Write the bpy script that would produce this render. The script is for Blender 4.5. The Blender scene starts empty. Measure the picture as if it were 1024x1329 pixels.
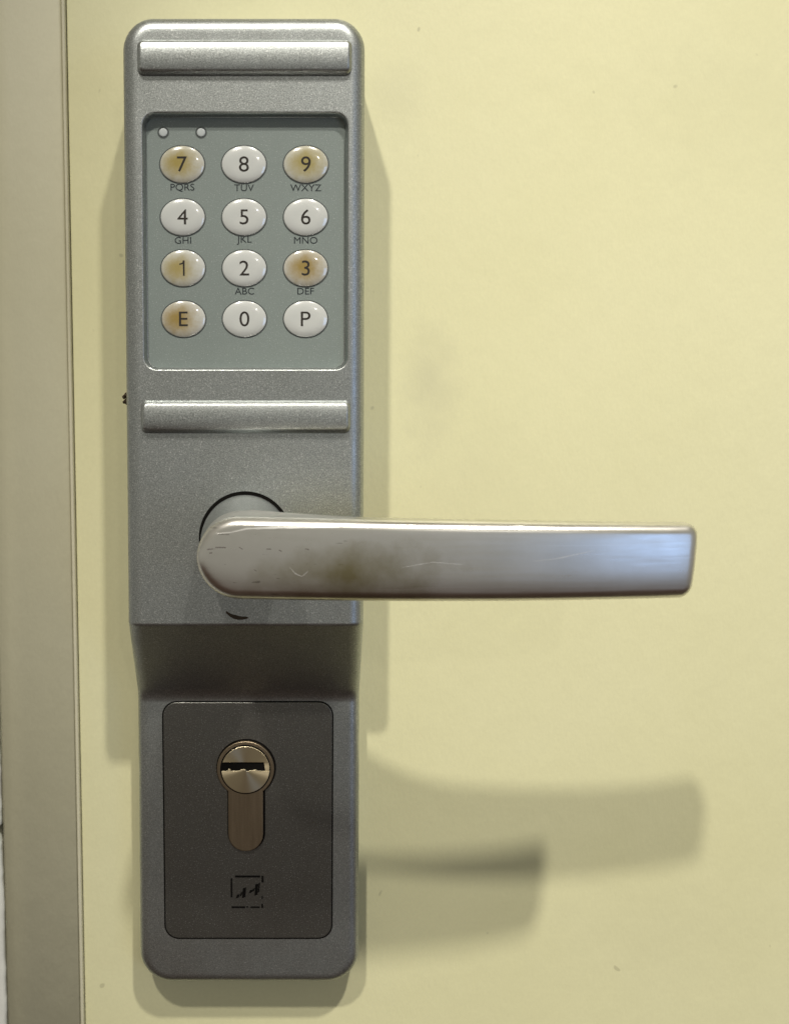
import bpy, bmesh, math, random
from mathutils import Vector

random.seed(7)
sc = bpy.context.scene
col = sc.collection
MM = 0.001
# world: x right, y into the door (door face at y = 0), z up; all lengths below in millimetres

# ------------------------------------------------------------------ camera
cam_d = bpy.data.cameras.new('camera')
cam = bpy.data.objects.new('camera', cam_d)
col.objects.link(cam)
cam.location = (0, -0.345, 0)
cam.rotation_euler = (math.pi / 2 - 0.099, 0, 0)
cam_d.sensor_fit = 'VERTICAL'
cam_d.sensor_height = 24
cam_d.lens = 24 * 1450 / 1329
cam_d.shift_x = 140 / 1329
cam_d.clip_start = 0.01
cam_d.clip_end = 50
cam_d.dof.use_dof = True
cam_d.dof.focus_distance = 0.318
cam_d.dof.aperture_fstop = 14
sc.camera = cam

# ------------------------------------------------------------------ world (dim room: brown floor side, pale wall and ceiling side)
w = bpy.data.worlds.new('World')
sc.world = w
w.use_nodes = True
nt = w.node_tree
bg = nt.nodes['Background']
tc = nt.nodes.new('ShaderNodeTexCoord')
sx = nt.nodes.new('ShaderNodeSeparateXYZ')
mr = nt.nodes.new('ShaderNodeMapRange')
mr.inputs['From Min'].default_value = -1
mr.inputs['From Max'].default_value = 1
rp = nt.nodes.new('ShaderNodeValToRGB')
nt.links.new(tc.outputs['Generated'], sx.inputs[0])
nt.links.new(sx.outputs['Z'], mr.inputs['Value'])
nt.links.new(mr.outputs[0], rp.inputs[0])
nt.links.new(rp.outputs[0], bg.inputs['Color'])
e = rp.color_ramp.elements
e[0].position, e[0].color = 0.0, (0.05, 0.032, 0.022, 1)
e[1].position, e[1].color = 1.0, (0.24, 0.21, 0.15, 1)
a = e.new(0.30); a.color = (0.075, 0.042, 0.027, 1)
a = e.new(0.42); a.color = (0.43, 0.415, 0.36, 1)
a = e.new(0.55); a.color = (0.42, 0.405, 0.345, 1)
bg.inputs['Strength'].default_value = 0.8

# ------------------------------------------------------------------ lamps
def lamp(name, loc, aim, power, radius, color, cone, blend=1.0):
    d = bpy.data.lights.new(name, 'SPOT')           # recessed ceiling spots
    d.energy = power; d.shadow_soft_size = radius; d.color = color
    d.spot_size = math.radians(cone); d.spot_blend = blend
    o = bpy.data.objects.new(name, d)
    o.location = loc
    o.rotation_euler = (Vector(aim) - Vector(loc)).to_track_quat('-Z', 'Y').to_euler()
    col.objects.link(o)
    return o
lamp('ceiling_lamp', (-0.350, -1.080, 1.300), (0.14, 0, -0.10), 74, 0.034, (1.0, 0.955, 0.86), 23)
lamp('ceiling_lamp', (0.315, -0.880, 1.300), (0.14, 0, -0.10), 88, 0.034, (1.0, 0.955, 0.86), 23)
lamp('far_lamp', (0.75, -3.2, 1.30), (0, 0, 0), 14, 0.04, (1.0, 0.95, 0.85), 60)
wd = bpy.data.lights.new('window_light', 'AREA')
wd.shape = 'RECTANGLE'; wd.size = 0.7; wd.size_y = 0.75
wd.energy = 3.6; wd.color = (0.32, 0.54, 1.0)
wo = bpy.data.objects.new('window_light', wd)
wo.location = (1.45, -1.95, -0.05)
wo.rotation_euler = (Vector((0.05, 0, 0)) - Vector(wo.location)).to_track_quat('-Z', 'Y').to_euler()
col.objects.link(wo)

vs = sc.view_settings
sc.display_settings.display_device = 'sRGB'
vs.view_transform = 'Standard'
vs.look = 'None'
vs.exposure = 0.0
vs.gamma = 1.0
vs.use_curve_mapping = False

# ------------------------------------------------------------------ materials
def mat(name, base, rough=0.5, metal=0.0, coat=0.0, spec=0.5):
    m = bpy.data.materials.new(name)
    m.use_nodes = True
    b = m.node_tree.nodes['Principled BSDF']
    b.inputs['Base Color'].default_value = (*base, 1)
    b.inputs['Roughness'].default_value = rough
    b.inputs['Metallic'].default_value = metal
    b.inputs['Coat Weight'].default_value = coat
    b.inputs['Specular IOR Level'].default_value = spec
    return m, m.node_tree, b

def coords(t, scale=(1, 1, 1), out='Object'):
    c = t.nodes.new('ShaderNodeTexCoord')
    mp = t.nodes.new('ShaderNodeMapping')
    mp.inputs['Scale'].default_value = scale
    t.links.new(c.outputs[out], mp.inputs[0])
    return mp.outputs[0]

def noise(t, vec, scale, detail=3, rough=0.5):
    n = t.nodes.new('ShaderNodeTexNoise')
    n.inputs['Scale'].default_value = scale
    n.inputs['Detail'].default_value = detail
    n.inputs['Roughness'].default_value = rough
    t.links.new(vec, n.inputs['Vector'])
    return n.outputs['Fac']

def ramp(t, fac, stops):
    r = t.nodes.new('ShaderNodeValToRGB')
    el = r.color_ramp.elements
    el[0].position, el[0].color = stops[0][0], (*stops[0][1], 1)
    el[1].position, el[1].color = stops[-1][0], (*stops[-1][1], 1)
    for p, c in stops[1:-1]:
        k = el.new(p); k.color = (*c, 1)
    t.links.new(fac, r.inputs[0])
    return r.outputs['Color']

def mix(t, fac, a, b, mode='MIX'):
    m = t.nodes.new('ShaderNodeMix')
    m.data_type = 'RGBA'; m.blend_type = mode
    for sock, v in ((m.inputs[0], fac), (m.inputs[6], a), (m.inputs[7], b)):
        if hasattr(v, 'is_output'):
            t.links.new(v, sock)
        elif isinstance(v, (int, float)):
            sock.default_value = v
        else:
            sock.default_value = (*v, 1)
    return m.outputs[2]

def bump(t, b, h, dist, strength=1.0):
    n = t.nodes.new('ShaderNodeBump')
    n.inputs['Strength'].default_value = strength
    n.inputs['Distance'].default_value = dist
    t.links.new(h, n.inputs['Height'])
    t.links.new(n.outputs[0], b.inputs['Normal'])
    return n

def rng(t, fac, a, b, lo, hi):
    m = t.nodes.new('ShaderNodeMapRange')
    m.inputs['From Min'].default_value = a; m.inputs['From Max'].default_value = b
    m.inputs['To Min'].default_value = lo; m.inputs['To Max'].default_value = hi
    t.links.new(fac, m.inputs['Value'])
    return m.outputs[0]

# painted door
M = {}
def painted(name, c0, c1, c2, rough=0.45):
    m, t, b = mat(name, c0, rough)
    v = coords(t)
    big = noise(t, v, 9, 4, 0.55)
    c = ramp(t, big, [(0.30, c1), (0.5, c0), (0.72, c2)])
    fine = noise(t, v, 900, 2, 0.6)
    c = mix(t, rng(t, fine, 0.35, 0.65, 0.0, 0.22), c, tuple(x * 0.86 for x in c0))
    t.links.new(c, b.inputs['Base Color'])
    mot = noise(t, v, 38, 5, 0.65)
    c = mix(t, rng(t, mot, 0.42, 0.72, 0.0, 0.10), c, tuple(x * 0.87 for x in c1))
    mid = noise(t, coords(t, (1, 1, 0.6)), 160, 4, 0.6)
    bump(t, b, mid, 0.0003, 0.6)
    t.links.new(c, b.inputs['Base Color'])
    t.links.new(rng(t, big, 0.3, 0.7, rough - 0.06, rough + 0.08), b.inputs['Roughness'])
    return m, t, b, c
m, t, b, c = painted('door_paint', (0.70, 0.675, 0.42), (0.675, 0.65, 0.395), (0.715, 0.69, 0.44), 0.42)
# soft patches: faint grey hand smudges on the door, painted reflection on the lever
def smudge_or_reflection(t, c, px, pz, rx, rz, amount, colour):
    tcx = t.nodes.new('ShaderNodeTexCoord')
    mp = t.nodes.new('ShaderNodeMapping')
    mp.inputs['Location'].default_value = (-px * MM / (rx * MM), 0, -pz * MM / (rz * MM))
    mp.inputs['Scale'].default_value = (1 / (rx * MM), 0, 1 / (rz * MM))
    t.links.new(tcx.outputs['Object'], mp.inputs[0])
    ln = t.nodes.new('ShaderNodeVectorMath'); ln.operation = 'LENGTH'
    t.links.new(mp.outputs[0], ln.inputs[0])
    n = noise(t, tcx.outputs['Object'], 130, 4, 0.6)
    ad = t.nodes.new('ShaderNodeMath'); ad.operation = 'MULTIPLY_ADD'
    t.links.new(n, ad.inputs[0]); ad.inputs[1].default_value = 0.9
    t.links.new(ln.outputs['Value'], ad.inputs[2])
    return mix(t, rng(t, ad.outputs[0], 1.25, 0.45, 0, amount), c, colour)
c = smudge_or_reflection(t, c, 44, 4, 14, 30, 0.34, (0.44, 0.42, 0.29))
c = smudge_or_reflection(t, c, 34, 92, 12, 14, 0.16, (0.44, 0.42, 0.29))
c = smudge_or_reflection(t, c, 120, -170, 60, 30, 0.15, (0.52, 0.50, 0.33))
c = smudge_or_reflection(t, c, 130, 95, 55, 45, 0.16, (0.52, 0.51, 0.33))
c = smudge_or_reflection(t, c, 60, -20, 25, 40, 0.12, (0.50, 0.48, 0.30))
sk = noise(t, coords(t, (1, 1, 0.8)), 210, 1, 0.4)
c = mix(t, rng(t, sk, 0.765, 0.79, 0, 0.35), c, (0.25, 0.23, 0.14))
t.links.new(c, b.inputs['Base Color'])
M['door'] = m
M['frame'] = painted('frame_paint', (0.50, 0.475, 0.335), (0.455, 0.43, 0.295), (0.53, 0.505, 0.365), 0.55)[0]
M['seal'] = painted('seal_plastic', (0.60, 0.57, 0.42), (0.50, 0.47, 0.33), (0.64, 0.61, 0.47), 0.5)[0]
M['wall'] = painted('wall_plaster', (0.72, 0.72, 0.66), (0.62, 0.62, 0.57), (0.76, 0.76, 0.72), 0.8)[0]

# silver metallic lacquer with flakes
def lacquer(name, base, metal, rough, flake=0.35):
    m, t, b = mat(name, base, rough, metal)
    v = coords(t)
    fl = noise(t, v, 4000, 1, 0.5)
    lo = tuple(x * (1 - flake) for x in base); hi = tuple(min(1, x * (1 + flake * 1.3)) for x in base)
    c = ramp(t, fl, [(0.30, lo), (0.5, base), (0.70, hi)])
    wear = noise(t, v, 32, 6, 0.7)
    c = mix(t, rng(t, wear, 0.4, 0.75, 0, 0.4), c, tuple(x * 0.74 for x in base))
    sp = noise(t, v, 3100, 0, 0.5)
    c = mix(t, rng(t, sp, 0.70, 0.76, 0, 0.6 * min(1, flake * 3)), c, (0.8, 0.81, 0.8))
    t.links.new(c, b.inputs['Base Color'])
    t.links.new(rng(t, wear, 0.3, 0.7, rough - 0.04, rough + 0.08), b.inputs['Roughness'])
    f2 = noise(t, v, 2600, 2, 0.6)
    bump(t, b, f2, 0.00009, 0.35)
    return m
M['housing'] = lacquer('silver_lacquer', (0.385, 0.405, 0.40), 0.95, 0.37, 0.32)
M['plate'] = lacquer('plate_lacquer', (0.172, 0.168, 0.154), 0.92, 0.37, 0.2)
M['panel'] = lacquer('panel_film', (0.188, 0.220, 0.206), 0.0, 0.5, 0.10)
M['black'] = mat('dark_gap', (0.006, 0.0055, 0.005), 0.9, spec=0.05)[0]
M['grey_line'] = mat('grey_outline', (0.055, 0.065, 0.062), 0.6)[0]
M['ink'] = mat('ink', (0.028, 0.024, 0.020), 0.7, spec=0.2)[0]
M['faded_ink'] = mat('faded_ink', (0.022, 0.027, 0.030), 0.7, spec=0.2)[0]
M['led'] = mat('led_lens', (0.42, 0.45, 0.45), 0.4, coat=0.2)[0]
M['dirt'] = mat('dirt', (0.055, 0.038, 0.022), 0.9)[0]

# brushed lever
m, t, b = mat('brushed_silver', (0.72, 0.70, 0.66), 0.3, 1.0)
st = noise(t, coords(t, (8, 60, 160)), 6, 4, 0.6)
v = coords(t)
gr = noise(t, v, 60, 5, 0.65)
c = ramp(t, gr, [(0.35, (0.70, 0.685, 0.645)), (0.62, (0.76, 0.745, 0.71))])
# short dark nicks
nk = noise(t, coords(t, (1, 1, 6)), 260, 2, 0.5)
sp = t.nodes.new('ShaderNodeSeparateXYZ'); t.links.new(v, sp.inputs[0])
mk = t.nodes.new('ShaderNodeMath'); mk.operation = 'MULTIPLY'
t.links.new(rng(t, nk, 0.69, 0.73, 0, 0.6), mk.inputs[0])
t.links.new(rng(t, sp.outputs['X'], 0.022, 0.030, 1, 0), mk.inputs[1])
c = mix(t, mk.outputs[0], c, (0.16, 0.14, 0.13))
c = smudge_or_reflection(t, c, 28, -4.0, 32, 12, 0.9, (0.30, 0.255, 0.12))  # olive patch: dark reflection painted into the lever's base colour
sc2 = noise(t, coords(t, (14, 1, 700)), 1.0, 2, 0.5)
c = mix(t, rng(t, sc2, 0.66, 0.70, 0, 0.25), c, (0.9, 0.89, 0.87))
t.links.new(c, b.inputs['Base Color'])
t.links.new(rng(t, st, 0.3, 0.7, 0.27, 0.35), b.inputs['Roughness'])
bump(t, b, st, 0.000006, 0.4)
b.inputs['Anisotropic'].default_value = 0.35
M['lever'] = m

# nickel / brass of the cylinder
m, t, b = mat('cylinder_nickel', (0.42, 0.33, 0.23), 0.42, 1.0)
g = noise(t, coords(t, (900, 900, 60)), 1.0, 3, 0.6)
t.links.new(ramp(t, g, [(0.3, (0.25, 0.195, 0.13)), (0.7, (0.33, 0.26, 0.18))]), b.inputs['Base Color'])
bump(t, b, noise(t, coords(t), 2500, 2), 0.00008, 0.4)
M['cyl'] = m
m, t, b = mat('turned_nickel', (0.62, 0.53, 0.36), 0.36, 1.0)
tg = t.nodes.new('ShaderNodeTangent'); tg.direction_type = 'RADIAL'; tg.axis = 'Y'
t.links.new(tg.outputs[0], b.inputs['Tangent'])
b.inputs['Anisotropic'].default_value = 0.9
M['plug'] = m

# white keys, some with a brown finger stain
def key_mat(name, stain=None):
    m, t, b = mat(name, (0.5, 0.51, 0.49), 0.2, 0.0, coat=1.0)
    b.inputs['Coat Roughness'].default_value = 0.065
    b.inputs['Coat IOR'].default_value = 1.9
    v = coords(t)
    c = ramp(t, noise(t, v, 220, 3), [(0.3, (0.50, 0.515, 0.50)), (0.7, (0.535, 0.545, 0.525))])
    if stain:
        (px, pz, r, amt, colr) = stain
        mp = t.nodes.new('ShaderNodeMapping')
        mp.inputs['Location'].default_value = (-px / r, 0, -pz / (r * 0.85))
        mp.inputs['Scale'].default_value = (1 / (r * MM), 0, 1 / (r * 0.85 * MM))
        t.links.new(v, mp.inputs[0])
        ln = t.nodes.new('ShaderNodeVectorMath'); ln.operation = 'LENGTH'
        t.links.new(mp.outputs[0], ln.inputs[0])
        n = noise(t, v, 420, 4, 0.65)
        ad = t.nodes.new('ShaderNodeMath'); ad.operation = 'MULTIPLY_ADD'
        t.links.new(n, ad.inputs[0]); ad.inputs[1].default_value = 0.7
        t.links.new(ln.outputs['Value'], ad.inputs[2])
        f = t.nodes.new('ShaderNodeMapRange'); f.interpolation_type = 'SMOOTHSTEP'
        f.inputs['From Min'].default_value = 1.75; f.inputs['From Max'].default_value = 0.40
        f.inputs['To Min'].default_value = 0; f.inputs['To Max'].default_value = amt
        t.links.new(ad.outputs[0], f.inputs['Value'])
        c = mix(t, f.outputs[0], c, colr)
    t.links.new(c, b.inputs['Base Color'])
    return m
M['key'] = key_mat('key_white')

# ------------------------------------------------------------------ building helpers
WORLD = {}                                     # object -> world origin in mm
def link(name, me, parent=None, origin=(0, 0, 0), material=None, smooth=True):
    """me holds vertices in mm relative to origin (world mm)."""
    o = bpy.data.objects.new(name, me)
    col.objects.link(o)
    p = (0, 0, 0)
    if parent is not None:
        o.parent = parent
        p = WORLD[parent.name]
    WORLD[o.name] = origin
    o.location = [(origin[i] - p[i]) * MM for i in range(3)]
    if material is not None and not me.materials:
        me.materials.append(material)
    if smooth:
        for f in me.polygons:
            f.use_smooth = True
    return o

def mesh(name, verts, faces):
    me = bpy.data.meshes.new(name)
    me.from_pydata([(x * MM, y * MM, z * MM) for x, y, z in verts], [], faces)
    me.validate()
    me.update()
    return me

def bm_out(faces_me):
    bm = bmesh.new(); bm.from_mesh(faces_me)
    bmesh.ops.remove_doubles(bm, verts=bm.verts, dist=1e-7)
    bmesh.ops.recalc_face_normals(bm, faces=bm.faces)
    bm.to_mesh(faces_me); bm.free()
    return faces_me

def sdf_rr(x, z, hw, hh, r):
    """distance inside (positive) a rounded rectangle centred on the origin"""
    qx, qz = abs(x) - hw + r, abs(z) - hh + r
    return -(math.hypot(max(qx, 0), max(qz, 0)) + min(max(qx, qz), 0) - r)

def rr_outline(hw, hh, r, n=10, cx=0, cz=0):
    pts = []
    for (sx_, sz_, a0) in ((1, 1, 0), (-1, 1, 90), (-1, -1, 180), (1, -1, 270)):
        for k in range(n + 1):
            an = math.radians(a0 + 90 * k / n)
            pts.append((cx + sx_ * (hw - r) + r * math.cos(an), cz + sz_ * (hh - r) + r * math.sin(an)))
    return pts

def prism(name, outline, y_back, y_front, bev=0.0, n=4):
    """outline in (x, z), extruded from depth y_back to y_front (depths are -y), rounded front edge"""
    k = len(outline)
    cx = sum(p[0] for p in outline) / k; cz = sum(p[1] for p in outline) / k
    # inward normals
    nor = []
    for i in range(k):
        a, b_ = outline[i - 1], outline[(i + 1) % k]
        tx, tz = b_[0] - a[0], b_[1] - a[1]
        l = math.hypot(tx, tz) or 1
        nor.append((-tz / l, tx / l))
    rings = [(0, y_back)]
    if bev > 0:
        for q in range(n + 1):
            an = math.pi / 2 * q / n
            rings.append((bev * (1 - math.cos(an)), y_front - bev + bev * math.sin(an)))
    else:
        rings.append((0, y_front))
    vs_, fs = [], []
    for ins, d in rings:
        for i in range(k):
            vs_.append((outline[i][0] + nor[i][0] * ins, -d, outline[i][1] + nor[i][1] * ins))
    for r_ in range(len(rings) - 1):
        for i in range(k):
            j = (i + 1) % k
            fs.append((r_ * k + i, r_ * k + j, (r_ + 1) * k + j, (r_ + 1) * k + i))
    fs.append(tuple(range((len(rings) - 1) * k, len(rings) * k)))
    return bm_out(mesh(name, vs_, fs))

def axis(lo, hi, step, dense=(), dstep=0.15):
    """grid stations from lo to hi, denser inside the given intervals"""
    out = [lo]
    while out[-1] < hi - 1e-9:
        x = out[-1]
        s = step
        for a0, a1 in dense:
            if a0 - 1e-9 <= x < a1:
                s = dstep
            elif x < a0 < x + s:
                s = a0 - x
        out.append(min(hi, x + max(s, 1e-4)))
    if out[-1] - out[-2] < 1e-3:
        out.pop(-2)
    return out

def ends(b, n=9):
    return [b * (1 - math.cos(math.pi / 2 * k / n)) for k in range(n)]

def smooth01(x):
    x = min(1, max(0, x)); return x * x * (3 - 2 * x)

def grid_faces(nr, nc, off=0, flip=False):
    fs = []
    for r_ in range(nr - 1):
        for c_ in range(nc - 1):
            q = (off + r_ * nc + c_, off + r_ * nc + c_ + 1, off + (r_ + 1) * nc + c_ + 1, off + (r_ + 1) * nc + c_)
            fs.append(q[::-1] if flip else q)
    return fs

def bevel_drop(s, b):
    if s >= b: return 0.0
    s = max(s, 0)
    return b - math.sqrt(max(0, b * b - (b - s) ** 2))

# ------------------------------------------------------------------ setting: door, frame, wall
def struct(name, me, material, parent=None, smooth=False):
    o = link(name, me, parent, (0, 0, 0), material, smooth)
    if parent is None:
        o['kind'] = 'structure'
    return o

def strip(name, x0, x1, z0, z1, prof):
    """vertical moulding: prof = list of (x, depth) from x0 to x1, swept over z0..z1"""
    n = len(prof)
    vs_ = [(x, -d, z0) for x, d in prof] + [(x, -d, z1) for x, d in prof]
    fs = [(i, i + 1, n + i + 1, n + i) for i in range(n - 1)]
    fs.append(tuple(range(n - 1, -1, -1))); fs.append(tuple(range(n, 2 * n)))
    me = mesh(name, vs_, fs)
    return me

Z0, Z1 = -520, 520
XD = -65.33                                     # free edge of the door
rd = 0.4
prof = [(XD, -38)] + [(XD + rd - rd * math.cos(a_), -rd + rd * math.sin(a_)) for a_ in [math.pi / 2 * k / 8 for k in range(9)]] + [(620, 0), (620, -38)]
door = struct('door', strip('door', 0, 0, Z0, Z1, prof), M['door'])
XF = -66.6
rf = 0.9; FD = 2.2
prof = [(-90.0, -40), (-90.0, FD - 1.1), (-89.0, FD), (-82, FD), (-74, FD - 0.05), (-70, FD - 0.25)] + [(XF - rf + rf * math.sin(a_), FD - 0.5 - rf + rf * math.cos(a_)) for a_ in [math.pi / 2 * k / 8 for k in range(9)]] + [(XF, -40)]
frame = struct('door_frame', strip('door_frame', 0, 0, Z0, Z1, prof), M['frame'])
for f in frame.data.polygons:
    f.use_smooth = len(f.vertices) == 4
prof = [(XF + 0.03, -30), (XF + 0.03, 1.3)] + [(XF + 0.58 - 0.52 * math.cos(a_), 1.35 + 0.5 * math.sin(a_)) for a_ in [math.pi * k / 10 for k in range(1, 10)]] + [(XF + 1.13, 1.3), (XF + 1.2, -30)]
seal = struct('seal_strip', strip('seal_strip', 0, 0, Z0, Z1, prof), M['seal'], frame)
# plaster wall with a rough edge against the frame
rows = axis(Z0, Z1, 2.0)
vs_, fs = [], []
for z in rows:
    e1 = -90.3 - 0.5 * random.random() - (2.2 * random.random() if abs(z + 139) < 5 else 0)
    for x, d in ((-320, 1.6), (-100, 1.6), (e1 - 1.2, 1.6), (e1 - 0.3, 1.3), (e1, 0.4), (e1, -20)):
        vs_.append((x, -d, z))
fs = grid_faces(len(rows), 6, flip=False)
struct('wall', mesh('wall', vs_, fs), M['wall'], smooth=True)

# ------------------------------------------------------------------ the lock
XC = -11.6                                      # centre line
HW = 33.0
ZT, ZB = 103.8, -181.8
ZL, ZS = -63.4, -89.0                           # ledge and foot of the slope
DU, DL = 31.8, 11.7                             # depth of upper and lower part
base = (XC, 0, ZB)
lock = bpy.data.objects.new('electronic_door_lock', None)
lock.empty_display_size = 0.02
col.objects.link(lock)
lock.location = [v * MM for v in base]
WORLD[lock.name] = base
lock['label'] = 'silver electronic door lock with numeric keypad, lever handle and key cylinder on cream door'
lock['category'] = 'door lock'

KC = (XC + 0.35, 43.4); KHW, KHH, KR = 27.6, 34.4, 3.2     # keypad recess
KDEPTH = 3.1
RT, RB = 8.5, 10.0
BEV = 4.2

def depth(z):
    def raw(z):
        if z >= ZL: return DU
        if z <= ZS: return DL
        return DL + (DU - DL) * (z - ZS) / (ZL - ZS)
    r_ = 0.5 if z > (ZL + ZS) / 2 else 2.4
    return sum(raw(z + r_ * (k - 6) / 6) for k in range(13)) / 13

zc_, hh_ = (ZT + ZB) / 2, (ZT - ZB) / 2
def house_s(x, z):
    r = RT if z > zc_ else RB
    return sdf_rr(x - XC, z - zc_, HW, hh_, r)

def house_front(x, z):
    d = depth(z)
    b_ = min(BEV, 3.2 if z < ZS else BEV)
    if ZS <= z < ZL: b_ = 3.2 + (BEV - 3.2) * (z - ZS) / (ZL - ZS)
    d -= bevel_drop(house_s(x, z), b_)
    s = sdf_rr(x - KC[0], z - KC[1], KHW, KHH, KR)
    if s > -1.3:
        # rounded lip then steep wall
        tt = min(1, max(0, (s + 0.6) / 0.85))
        d -= KDEPTH * (1 - math.sqrt(max(0, 1 - tt ** 2.2)))
    return d

edge = ends(BEV, 10)
kx0, kx1 = KC[0] - KHW - XC, KC[0] + KHW - XC
us = [-HW + s for s in edge] + axis(-HW + BEV, HW - BEV, 0.9, ((kx0 - 1.6, kx0 + 3.4), (kx1 - 3.4, kx1 + 1.6)), 0.14) + [HW - s for s in reversed(edge)]
et = [RT * (1 - math.cos(math.pi / 2 * k / 16)) for k in range(16)]
eb = [RB * (1 - math.cos(math.pi / 2 * k / 16)) for k in range(16)]
kz0, kz1 = KC[1] - KHH, KC[1] + KHH
zs = [ZB + s for s in eb] + axis(ZB + RB, ZT - RT, 1.2, ((ZS - 5.5, ZS + 5.5), (ZL - 1.5, ZL + 1.5), (kz0 - 1.6, kz0 + 3.4), (kz1 - 3.4, kz1 + 1.6)), 0.14) + [ZT - s for s in reversed(et)]
vs_ = []
for z in zs:
    hw = HW
    if z > ZT - RT: hw = HW - RT + math.sqrt(max(0, RT * RT - (z - ZT + RT) ** 2))
    if z < ZB + RB: hw = HW - RB + math.sqrt(max(0, RB * RB - (ZB + RB - z) ** 2))
    for u in us:
        x = XC + u * hw / HW
        vs_.append((x, -house_front(x, z), z))
nr, nc = len(zs), len(us)
fs = grid_faces(nr, nc)
loop = [c_ for c_ in range(nc)] + [r_ * nc + nc - 1 for r_ in range(1, nr)] + [(nr - 1) * nc + c_ for c_ in range(nc - 2, -1, -1)] + [r_ * nc for r_ in range(nr - 2, 0, -1)]
o0 = len(vs_)
for i in loop:
    vs_.append((vs_[i][0], 0.0, vs_[i][2]))
L_ = len(loop)
for i in range(L_):
    j = (i + 1) % L_
    fs.append((loop[j], loop[i], o0 + i, o0 + j))
def widen(z): return 1.0 + 0.040 * (ZT - z) / (ZT - ZB)
vs_ = [((x - base[0]) * widen(z), y - base[1], z - base[2]) for x, y, z in vs_]
housing = link('housing', mesh('housing', vs_, fs), lock, base, M['housing'])

# ---- raised ridges above and below the keypad
def ridge(zc, hh, hw, h):
    r = 1.9
    us_ = [-hw + s for s in ends(2.2, 14)] + axis(-hw + 2.2, hw - 2.2, 2.0) + [hw - s for s in reversed(ends(2.2, 14))]
    n = 44
    vs_, fs = [], []
    zz = [-hh * math.cos(math.pi * k / n) for k in range(n + 1)]
    for z in zz:
        for u in us_:
            s = sdf_rr(u, z, hw, hh, r)
            q = min(1, abs(z / hh))
            rise = math.sqrt(max(0, 1 - (1 - min(1, max(0, s) / 1.3)) ** 2))
            vs_.append((u, -h * rise * (0.45 + 0.55 * math.sqrt(1 - 0.96 * q * q)) + 0.08, z))
    o = link('ridge', mesh('ridge', vs_, grid_faces(len(zz), len(us_))), lock, (XC + 0.3, -DU, zc), M['housing'])
    return o
ridge(92.4, 4.7, 29.0, 2.5)
ridge(-4.4, 4.6, 29.2, 2.5)

# ---- keypad
DP = DU - KDEPTH + 0.12                          # panel surface depth
me = prism('keypad_panel', rr_outline(KHW - 0.25, KHH - 0.25, KR - 0.2, 8), -0.10, 0.0)
panel = link('keypad_panel', me, lock, (KC[0], -DP, KC[1]), M['panel'], smooth=False)

KA, KB, KH = 6.1, 5.0, 0.85
def key_height(rho):
    """profile of the key cap, rho 0 centre .. 1 rim"""
    return 0.15 + 0.62 * (1 - rho ** 4)
def key_mesh():
    n = 48
    rr = [k / 24 for k in range(25)]
    vs_, fs = [(0, -key_height(0), 0)], []
    rings = [(r_, key_height(r_)) for r_ in rr[1:]] + [(1.0, 0.0)]
    for r_, h in rings:
        for i in range(n):
            a_ = 2 * math.pi * i / n
            vs_.append((KA * r_ * math.cos(a_), -h, KB * r_ * math.sin(a_)))
    for i in range(n):
        fs.append((0, 1 + i, 1 + (i + 1) % n))
    for k in range(len(rings) - 1):
        for i in range(n):
            j = (i + 1) % n
            fs.append((1 + k * n + i, 1 + (k + 1) * n + i, 1 + (k + 1) * n + j, 1 + k * n + j))
    return bm_out(mesh('key', vs_, fs))
def ellipse(a_, b_, n=48):
    return [(a_ * math.cos(2 * math.pi * i / n), b_ * math.sin(2 * math.pi * i / n)) for i in range(n)]

def text_mesh(txt, size, thick, surface=None, sxs=1.0, bold=0.0):
    cu = bpy.data.curves.new('t', 'FONT')
    cu.body = txt; cu.size = size; cu.align_x = 'CENTER'; cu.align_y = 'CENTER'
    cu.resolution_u = 6
    cu.offset = bold
    ob = bpy.data.objects.new('t', cu)
    col.objects.link(ob)
    bpy.context.view_layer.update()
    me = bpy.data.meshes.new_from_object(ob.evaluated_get(bpy.context.evaluated_depsgraph_get()))
    bpy.data.objects.remove(ob); bpy.data.curves.remove(cu)
    bm = bmesh.new(); bm.from_mesh(me)
    bmesh.ops.triangulate(bm, faces=bm.faces)
    if surface:
        for _ in range(3):
            long_ = [ed for ed in bm.edges if ed.calc_length() > size * 0.10]
            if not long_: break
            bmesh.ops.subdivide_edges(bm, edges=long_, cuts=1)
            bmesh.ops.triangulate(bm, faces=bm.faces)
    xs = [v_.co.x for v_ in bm.verts]; ys = [v_.co.y for v_ in bm.verts]
    cx, cy = (min(xs) + max(xs)) / 2, (min(ys) + max(ys)) / 2
    for v_ in bm.verts:
        x, z = (v_.co.x - cx) * sxs, v_.co.y - cy
        h = (surface(x, z) if surface else 0) + thick
        v_.co = Vector((x * MM, -h * MM, z * MM))
    bm.to_mesh(me); bm.free()
    return me

def one_mesh():
    h = 2.1
    vs_, fs = [], []
    def q4(pts):
        k = len(vs_)
        vs_.extend((x, -(mean(x, z) + 0.05), z) for x, z in pts); fs.append((k, k + 1, k + 2, k + 3))
    for k in range(8):                                   # stem, then the flag
        a_, b_ = -h + 2 * h * k / 8, -h + 2 * h * (k + 1) / 8
        q4([(0.0, a_), (0.48, a_), (0.48, b_), (0.0, b_)])
    q4([(-1.0, h - 1.25), (0.0, h - 1.0), (0.0, h - 0.62), (-1.0, h - 0.87)])
    q4([(-0.35, h - 1.05), (0.0, h - 1.0), (0.0, h), (-0.12, h - 0.5)])
    return mesh('character', vs_, fs)

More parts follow.
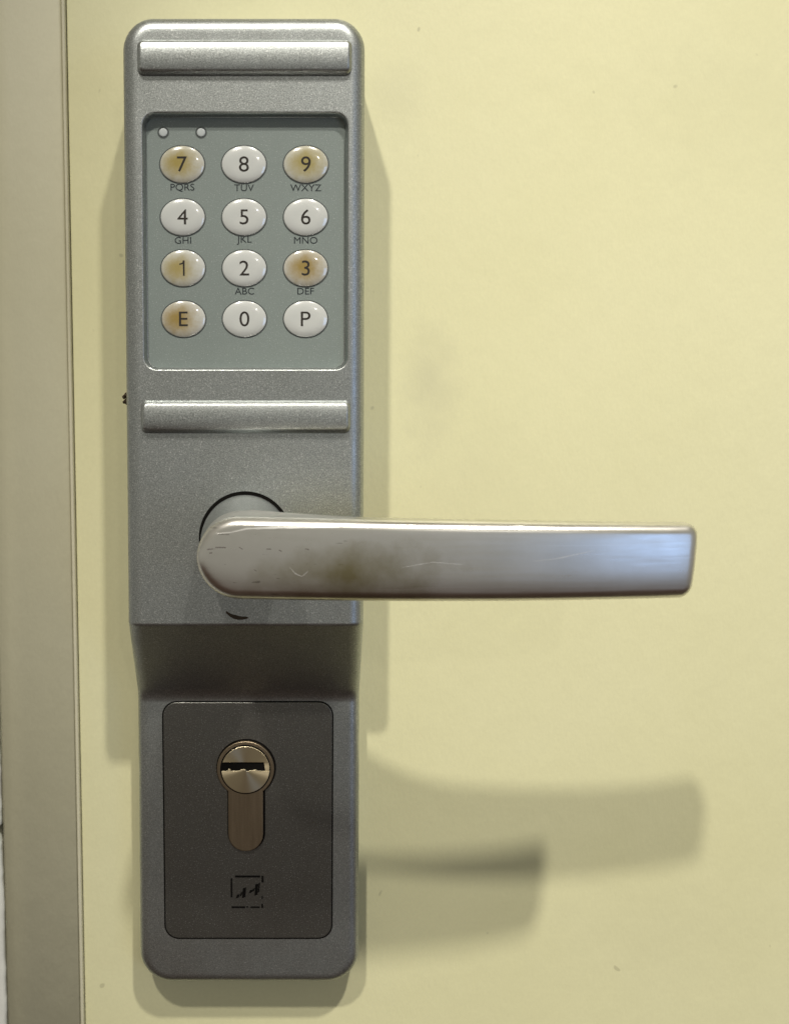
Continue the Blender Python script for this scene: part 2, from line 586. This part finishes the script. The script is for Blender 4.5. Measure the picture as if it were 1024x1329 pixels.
kmesh = key_mesh()
gap_me = prism('key_gap', ellipse(KA + 0.32, KB + 0.30), -0.1, 0.06)
cols_ = [-28.7, -11.7, 5.35]
rows_ = [64.9, 50.65, 36.75, 22.8]
layout = [['7', '8', '9'], ['4', '5', '6'], ['1', '2', '3'], ['E', '0', 'P']]
brown = (0.29, 0.215, 0.03); dark = (0.26, 0.17, 0.02); pale = (0.29, 0.225, 0.04)
stains = {'7': (-0.9, 0.3, 6.6, 0.95, brown), '9': (0.1, 0.4, 6.8, 0.92, pale), '1': (-1.4, -0.2, 5.8, 0.9, brown),
          '3': (-0.2, 0.2, 6.4, 0.97, dark), 'E': (-1.5, -0.1, 6.4, 0.97, dark)}
mean = lambda x, z: key_height(min(1.0, math.hypot(x / KA, z / KB)))
for r_, zrow in enumerate(rows_):
    for c_, xcol in enumerate(cols_):
        ch = layout[r_][c_]
        org = (xcol, -DP - 0.05, zrow)
        me = kmesh
        if ch in stains:
            me = kmesh.copy(); me.materials.clear()
            me.materials.append(key_mat('key_stained_' + ch, stains[ch]))
        k = link('key', me, lock, org, M['key'])
        if ch in stains:
            k['label'] = 'key %s stained brown by fingers' % ch
        else:
            k['label'] = 'clean white key %s' % ch
        link('key_gap', gap_me, k, (xcol, -DP, zrow), M['grey_line'], smooth=False)
        gm = one_mesh() if ch == '1' else text_mesh(ch, 5.9, 0.035, mean, 1.06)
        link('character', gm, k, org, M['ink'], smooth=False)
words = {(0, 0): 'PQRS', (0, 1): 'TUV', (0, 2): 'WXYZ', (1, 0): 'GHI', (1, 1): 'JKL', (1, 2): 'MNO', (2, 1): 'ABC', (2, 2): 'DEF'}
for (r_, c_), tx in words.items():
    link('lettering', text_mesh(tx, 2.65, 0.05, None, 1.08, 0.0), panel, (cols_[c_], -DP, rows_[r_] - 6.25), M['faded_ink'], smooth=False)
# two small indicator lights
for x in (-33.85, -23.45):
    n = 24
    rings = [(1.15, 0.0), (1.15, 0.12), (1.08, 0.18), (0.7, 0.21), (0.35, 0.22)]
    vs_ = [(0, -0.22, 0)]; fs = []
    for r0, h in rings:
        vs_ += [(r0 * math.cos(2 * math.pi * i / n), -h, r0 * math.sin(2 * math.pi * i / n)) for i in range(n)]
    for q in range(len(rings) - 1):
        fs += [(1 + q * n + i, 1 + q * n + (i + 1) % n, 1 + (q + 1) * n + (i + 1) % n, 1 + (q + 1) * n + i) for i in range(n)]
    fs += [(0, 1 + 4 * n + (i + 1) % n, 1 + 4 * n + i) for i in range(n)]
    led = link('indicator_light', bm_out(mesh('indicator_light', vs_, fs)), lock, (x, -DP - 0.05, 73.5), M['led'])
    link('light_rim', prism('light_rim', ellipse(1.6, 1.6, 28), -0.1, 0.06), led, (x, -DP, 73.5), M['grey_line'], smooth=False)

# ---- lever handle
LX0, LX1 = -22.1, 100.6
LZ = -38.35; LR = 10.2
def lev_top(x):
    t_ = (x - XC) / (LX1 - XC); return LZ + LR + 0.35 * math.sin(math.pi * min(1, max(0, t_))) * 0 - 1.75 * max(0, t_) ** 1.3
def lev_bot(x):
    t_ = (x - XC) / (LX1 - XC); return LZ - LR + 0.25 * max(0, t_) ** 2
def lev_depth(x):
    return 79.2 - 4.2 * ((x - 42) / 58.0) ** 2
def lev_thick(x):
    t_ = (x - XC) / (LX1 - XC); return 10.4 - 1.6 * smooth01(t_) + 15 * max(0, (XC + 38 - max(x, XC)) / 38) ** 2
RC = 3.2
def lev_limits(x):
    a_, b_ = lev_top(x), lev_bot(x)
    m_ = (a_ + b_) / 2
    if x < XC:
        h = LR * math.sqrt(max(0, 1 - ((XC - x) / (XC - LX0)) ** 2)); a_, b_ = m_ + h, m_ - h
    if x > LX1 - RC:
        h = RC - math.sqrt(max(0, RC * RC - (x - LX1 + RC) ** 2)); a_ -= h; b_ += h
    return a_, b_
def lev_s(x, z):
    a_, b_ = lev_top(x), lev_bot(x)
    if x < XC:
        return LR - math.hypot((x - XC) * LR / (XC - LX0), z - LZ)
    m_ = (a_ + b_) / 2; hh = (a_ - b_) / 2
    dz = hh - abs(z - m_); dx = LX1 - x
    if dx < RC and dz < RC:
        return RC - math.hypot(RC - dx, RC - dz)
    return min(dx, dz)
xs_ = [LX0 + (XC - LX0) * (1 - math.cos(math.pi / 2 * k / 22)) for k in range(22)] + axis(XC, LX1 - RC, 2.0) + [LX1 - RC + RC * math.sin(math.pi / 2 * k / 10) for k in range(1, 11)]
FB, BB = 2.4, 3.0
ws = [-1 + s for s in ends(0.30, 12)] + [-0.7 + 1.4 * k / 16 for k in range(17)] + [1 - s for s in reversed(ends(0.30, 12))]
def lever_side(front):
    out = []
    for x in xs_:
        a_, b_ = lev_limits(x)
        for u in ws:
            z = (a_ + b_) / 2 + u * (a_ - b_) / 2
            s = max(0, lev_s(x, z))
            crown = 0.75 * abs(u) ** 2.6 + 0.5 * max(0, (x - LX1 + 9) / 9) ** 2
            if front:
                d = lev_depth(x) - bevel_drop(s, FB) - crown
            else:
                d = lev_depth(x) - lev_thick(x) + bevel_drop(s, BB)
            # slanted end face
            xo = x + (0 if x < 60 else (z - LZ) * 0.07 * (x - 60) / 40)
            out.append((xo, -d, z))
    return out
va, vb = lever_side(True), lever_side(False)
nr, nc = len(xs_), len(ws)
N1 = len(va)
fs = grid_faces(nr, nc) + grid_faces(nr, nc, N1, True)
loop = [c_ for c_ in range(nc)] + [r_ * nc + nc - 1 for r_ in range(1, nr)] + [(nr - 1) * nc + c_ for c_ in range(nc - 2, -1, -1)] + [r_ * nc for r_ in range(nr - 2, 0, -1)]
for i in range(len(loop)):
    p_, q_ = loop[i], loop[(i + 1) % len(loop)]
    fs.append((p_, q_, N1 + q_, N1 + p_))
org = (XC, -70, LZ)
me = mesh('lever_handle', [(x - org[0], y - org[1], z - org[2]) for x, y, z in va + vb], fs)
bm_out(me)
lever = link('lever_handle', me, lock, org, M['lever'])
lever['label'] = 'brushed silver lever bowed outward with scratched rounded pivot end'

# scratches and nicks on the lever face: thin ribbons that follow its front surface
def lever_front(x, z):
    a_, b_ = lev_limits(x)
    u = min(1, abs(z - (a_ + b_) / 2) / ((a_ - b_) / 2))
    return lev_depth(x) - bevel_drop(max(0, lev_s(x, z)), FB) - 0.75 * u ** 2.6
def photo_point(u, v, d):
    c_, s_ = math.cos(0.099), math.sin(0.099)
    k = (345 - d) / (1450 * c_ + (664.5 - v) * s_)
    return ((u - 372) * k, (-1450 * s_ + (664.5 - v) * c_) * k)
M['bright_scratch'] = mat('bright_scratch', (0.86, 0.85, 0.82), 0.5, 1.0)[0]
M['dark_nick'] = mat('dark_nick', (0.16, 0.14, 0.13), 0.6, 0.6)[0]
def scratch(pix, width, material):
    pts = []
    for (u0, v0), (u1, v1) in zip(pix[:-1], pix[1:]):
        n = max(1, int(abs(u1 - u0) / 8))
        for k in range(n):
            pts.append(photo_point(u0 + (u1 - u0) * k / n, v0 + (v1 - v0) * k / n, 77))
    pts.append(photo_point(*pix[-1], 77))
    vs_, fs = [], []
    for i, (x, z) in enumerate(pts):
        w_ = width * (0.25 + 0.75 * math.sin(math.pi * (i + 0.5) / len(pts))) * (0.7 + 0.6 * random.random()) / 2
        for dz in (-w_, w_):
            vs_.append((x - org[0], -(lever_front(x, z + dz) + 0.025) - org[1], z + dz - org[2]))
    for i in range(len(pts) - 1):
        fs.append((2 * i, 2 * i + 2, 2 * i + 3, 2 * i + 1))
    link('scratch', mesh('scratch', vs_, fs), lever, org, material)
scratch([(274, 689), (281, 694), (300, 692), (320, 687), (360, 685), (440, 684)], 0.42, M['bright_scratch'])
scratch([(376, 736), (383, 744), (392, 748), (400, 741)], 0.22, M['bright_scratch'])
scratch([(655, 683), (676, 683), (690, 686)], 0.35, M['bright_scratch'])
scratch([(690, 727), (720, 724), (768, 714)], 0.14, M['bright_scratch'])
scratch([(520, 735), (560, 728), (600, 731)], 0.12, M['bright_scratch'])
for a_, b_, u1, v1 in ((268, 715, 276, 714), (279, 712, 293, 712), (271, 720, 275, 719), (310, 711, 315, 714), (346, 713, 352, 713), (362, 714, 366, 716), (396, 712, 401, 713), (330, 740, 333, 742)):
    scratch([(a_, b_), (u1, v1)], 0.27, M['dark_nick'])

# neck between housing and lever
def revolve(name, prof_, n=64):
    vs_, fs = [], []
    for r0, d in prof_:
        vs_ += [(r0 * math.cos(2 * math.pi * i / n), -d, r0 * math.sin(2 * math.pi * i / n)) for i in range(n)]
    for q in range(len(prof_) - 1):
        fs += [(q * n + i, q * n + (i + 1) % n, (q + 1) * n + (i + 1) % n, (q + 1) * n + i) for i in range(n)]
    fs.append(tuple(range((len(prof_) - 1) * n, len(prof_) * n)))
    return bm_out(mesh(name, vs_, fs))
prof_ = [(12.1, 0), (12.1, 4), (11.9, 10), (11.3, 18), (10.4, 25), (9.6, 31), (9.2, 38.0)]
link('neck', revolve('neck', prof_), lever, (XC, -DU + 0.3, LZ), M['housing'])
link('neck_gap', revolve('neck_gap', [(13.1, -0.3), (13.1, 0.08)]), lever, (XC, -DU, LZ), M['black'], smooth=False)

# dark crescent scuff just above the ledge
pts_o, pts_i = [], []
for k in range(15):
    a_ = math.radians(205 + 95 * k / 14)
    wd_ = 1.05 * math.sin(math.pi * k / 14) ** 0.6 + 0.05
    pts_o.append((4.6 * math.cos(a_), 4.0 * math.sin(a_) - 0.1 * random.random()))
    pts_i.append((4.6 * math.cos(a_), 4.0 * math.sin(a_) + wd_ + 0.12 * random.random()))
link('scuff', prism('scuff', pts_o + pts_i[::-1], -0.1, 0.05), lock, (XC - 1.5, -DU, -57.9), M['dirt'], smooth=False)

# ---- cover plate over the cylinder
PC = (XC - 0.2, -128.9)
link('plate_gap', prism('plate_gap', rr_outline(26.15, 37.9, 4.6, 10), -0.2, 0.06), lock, (PC[0], -DL, PC[1]), M['black'], smooth=False)
plate = link('cover_plate', prism('cover_plate', rr_outline(25.75, 37.5, 4.2, 10), -0.2, 0.30, 0.22), lock, (PC[0], -DL, PC[1]), M['plate'], smooth=False)
DPL = DL + 0.30
# emblem: broken square with rising slanted bars
bm = bmesh.new()
def quad(pts):
    vv = [bm.verts.new((x * MM, 0, z * MM)) for x, z in pts]
    bm.faces.new(vv)
def bar(x0, z0, x1, z1, w_):
    dx, dz = x1 - x0, z1 - z0; l = math.hypot(dx, dz); nx, nz = -dz / l * w_ / 2, dx / l * w_ / 2
    quad([(x0 + nx, z0 + nz), (x0 - nx, z0 - nz), (x1 - nx, z1 - nz), (x1 + nx, z1 + nz)])
S = 4.95
bar(-S + 1.1, S, S - 1.0, S, 0.62); bar(-S, S - 0.6, -S, -S + 3.2, 0.5); bar(S - 0.3, S + 0.2, S - 0.3, S - 1.9, 0.62)
bar(-S, -S, -S + 4.2, -S, 0.6); bar(S - 4.0, -S, S - 1.2, -S, 0.5); bar(S - 0.4, -S + 1.1, S - 0.4, -S - 0.2, 0.55)
bar(S - 0.4, -S + 3.6, S - 0.4, -S + 2.7, 0.4); bar(-0.4, -S + 0.1, 0.2, -S + 0.1, 0.4)
def sl(x, z0, z1, w_, lean=0.35):
    quad([(x, z0), (x + w_, z0 + 0.3), (x + w_ + lean, z1 + 0.25), (x + lean, z1)])
sl(-3.6, -2.1, -0.9, 0.9); sl(-2.4, -1.5, -0.2, 0.55); sl(-1.7, -2.0, 1.2, 1.0, 0.3); sl(0.4, -0.5, 0.5, 0.8)
sl(1.3, 0.0, 1.0, 0.7); sl(2.15, -1.2, 2.4, 0.95, 0.25); sl(3.2, -0.3, 2.8, 0.45, 0.25)
bmesh.ops.recalc_face_normals(bm, faces=bm.faces)
r_ = bmesh.ops.extrude_face_region(bm, geom=list(bm.faces))
for v_ in [g for g in r_['geom'] if isinstance(g, bmesh.types.BMVert)]:
    v_.co.y -= 0.06 * MM
bmesh.ops.recalc_face_normals(bm, faces=bm.faces)
me = bpy.data.meshes.new('emblem'); bm.to_mesh(me); bm.free()
link('emblem', me, plate, (XC - 0.45, -DPL - 0.01, -151.4), M['black'], smooth=False)

# ---- euro profile cylinder
CC = (XC - 0.9, -112.0)
def profile(r0, hw, zb, n=40):
    a0 = math.asin(hw / r0)
    pts = []
    for k in range(n + 1):
        a_ = -math.pi / 2 + a0 + (2 * math.pi - 2 * a0) * k / n
        pts.append((r0 * math.cos(a_), r0 * math.sin(a_)))
    for k in range(13):
        a_ = math.pi + math.pi * k / 12
        pts.append((hw * math.cos(a_), zb + hw + hw * math.sin(a_)))
    return pts
link('cylinder_gap', prism('cylinder_gap', profile(9.15, 5.8, -26.4), -0.2, 0.06), lock, (CC[0] + 0.18, -DPL, CC[1] + 0.12), M['black'], smooth=False)
cyl = link('lock_cylinder', prism('lock_cylinder', profile(8.75, 5.35, -26.0), -0.2, 1.1, 0.25), lock, (CC[0], -DPL, CC[1]), M['cyl'], smooth=False)
DC = DPL + 1.1
link('plug_gap', prism('plug_gap', ellipse(7.75, 7.75, 56), -0.1, 0.05), cyl, (CC[0], -DC, CC[1]), M['black'], smooth=False)
# plug: upper and lower segment round an open keyway
RP = 7.35; S0, S1 = -0.35, 2.3
def seg(z_edge, upper, rag=False):
    a_ = math.asin(z_edge / RP)
    n = 36
    if upper:
        pts = [(RP * math.cos(a_ + (math.pi - 2 * a_) * k / n), RP * math.sin(a_ + (math.pi - 2 * a_) * k / n)) for k in range(n + 1)]
    else:
        s_, e_ = math.pi - a_, 2 * math.pi + a_
        pts = [(RP * math.cos(s_ + (e_ - s_) * k / n), RP * math.sin(s_ + (e_ - s_) * k / n)) for k in range(n + 1)]
        xx = RP * math.cos(a_)
        for fx, dz in ((0.55, 0.0), (0.45, 0.35), (0.2, 0.2), (0.05, 0.0), (0.0, 0.55), (-0.2, 0.5), (-0.25, 0.1), (-0.6, 0.0), (-0.62, 0.6), (-0.72, 0.6), (-0.74, 0.0)):
            pts.append((fx * xx, z_edge + dz))
    return pts
def joined(name, mes):
    bm = bmesh.new()
    for me_ in mes:
        bm.from_mesh(me_); bpy.data.meshes.remove(me_)
    out = bpy.data.meshes.new(name); bm.to_mesh(out); bm.free()
    return out
bridge = [(6.0, S0 + 0.02), (RP - 0.12, S0 + 0.02), (RP, 1.0), (RP - 0.3, S1 - 0.02), (5.6, S1 - 0.02)]
plug_me = joined('plug', [prism('a', seg(S1, True), -0.1, 0.42, 0.12), prism('b', seg(S0, False), -0.1, 0.42, 0.10), prism('c', bridge, -0.1, 0.30, 0.08)])
link('plug', plug_me, cyl, (CC[0], -DC, CC[1]), M['plug'], smooth=False)

# ---- dark chip of dirt wedged beside the housing
bm = bmesh.new()
for (dx, dy, dz, r0) in ((0, 0, 0, 1.0), (0.5, -0.6, 1.9, 0.8), (-0.5, 0.4, -1.5, 0.9), (0.6, 0.2, 2.9, 0.6), (-1.1, 0.3, -0.4, 0.5)):
    ret = bmesh.ops.create_icosphere(bm, subdivisions=2, radius=r0)
    for v_ in ret['verts']:
        v_.co = v_.co * (0.75 + 0.5 * random.random()) + Vector((dx, dy, dz))
for v_ in bm.verts: v_.co *= 1.15 * MM
me = bpy.data.meshes.new('dirt_crumb'); bm.to_mesh(me); bm.free()
crumb = link('dirt_crumb', me, None, (XC - HW - 0.75, -22, 1.6), M['dirt'], smooth=False)
crumb['label'] = 'tiny dark brown crumb of dirt stuck to the side of the lock housing'
crumb['category'] = 'dirt'
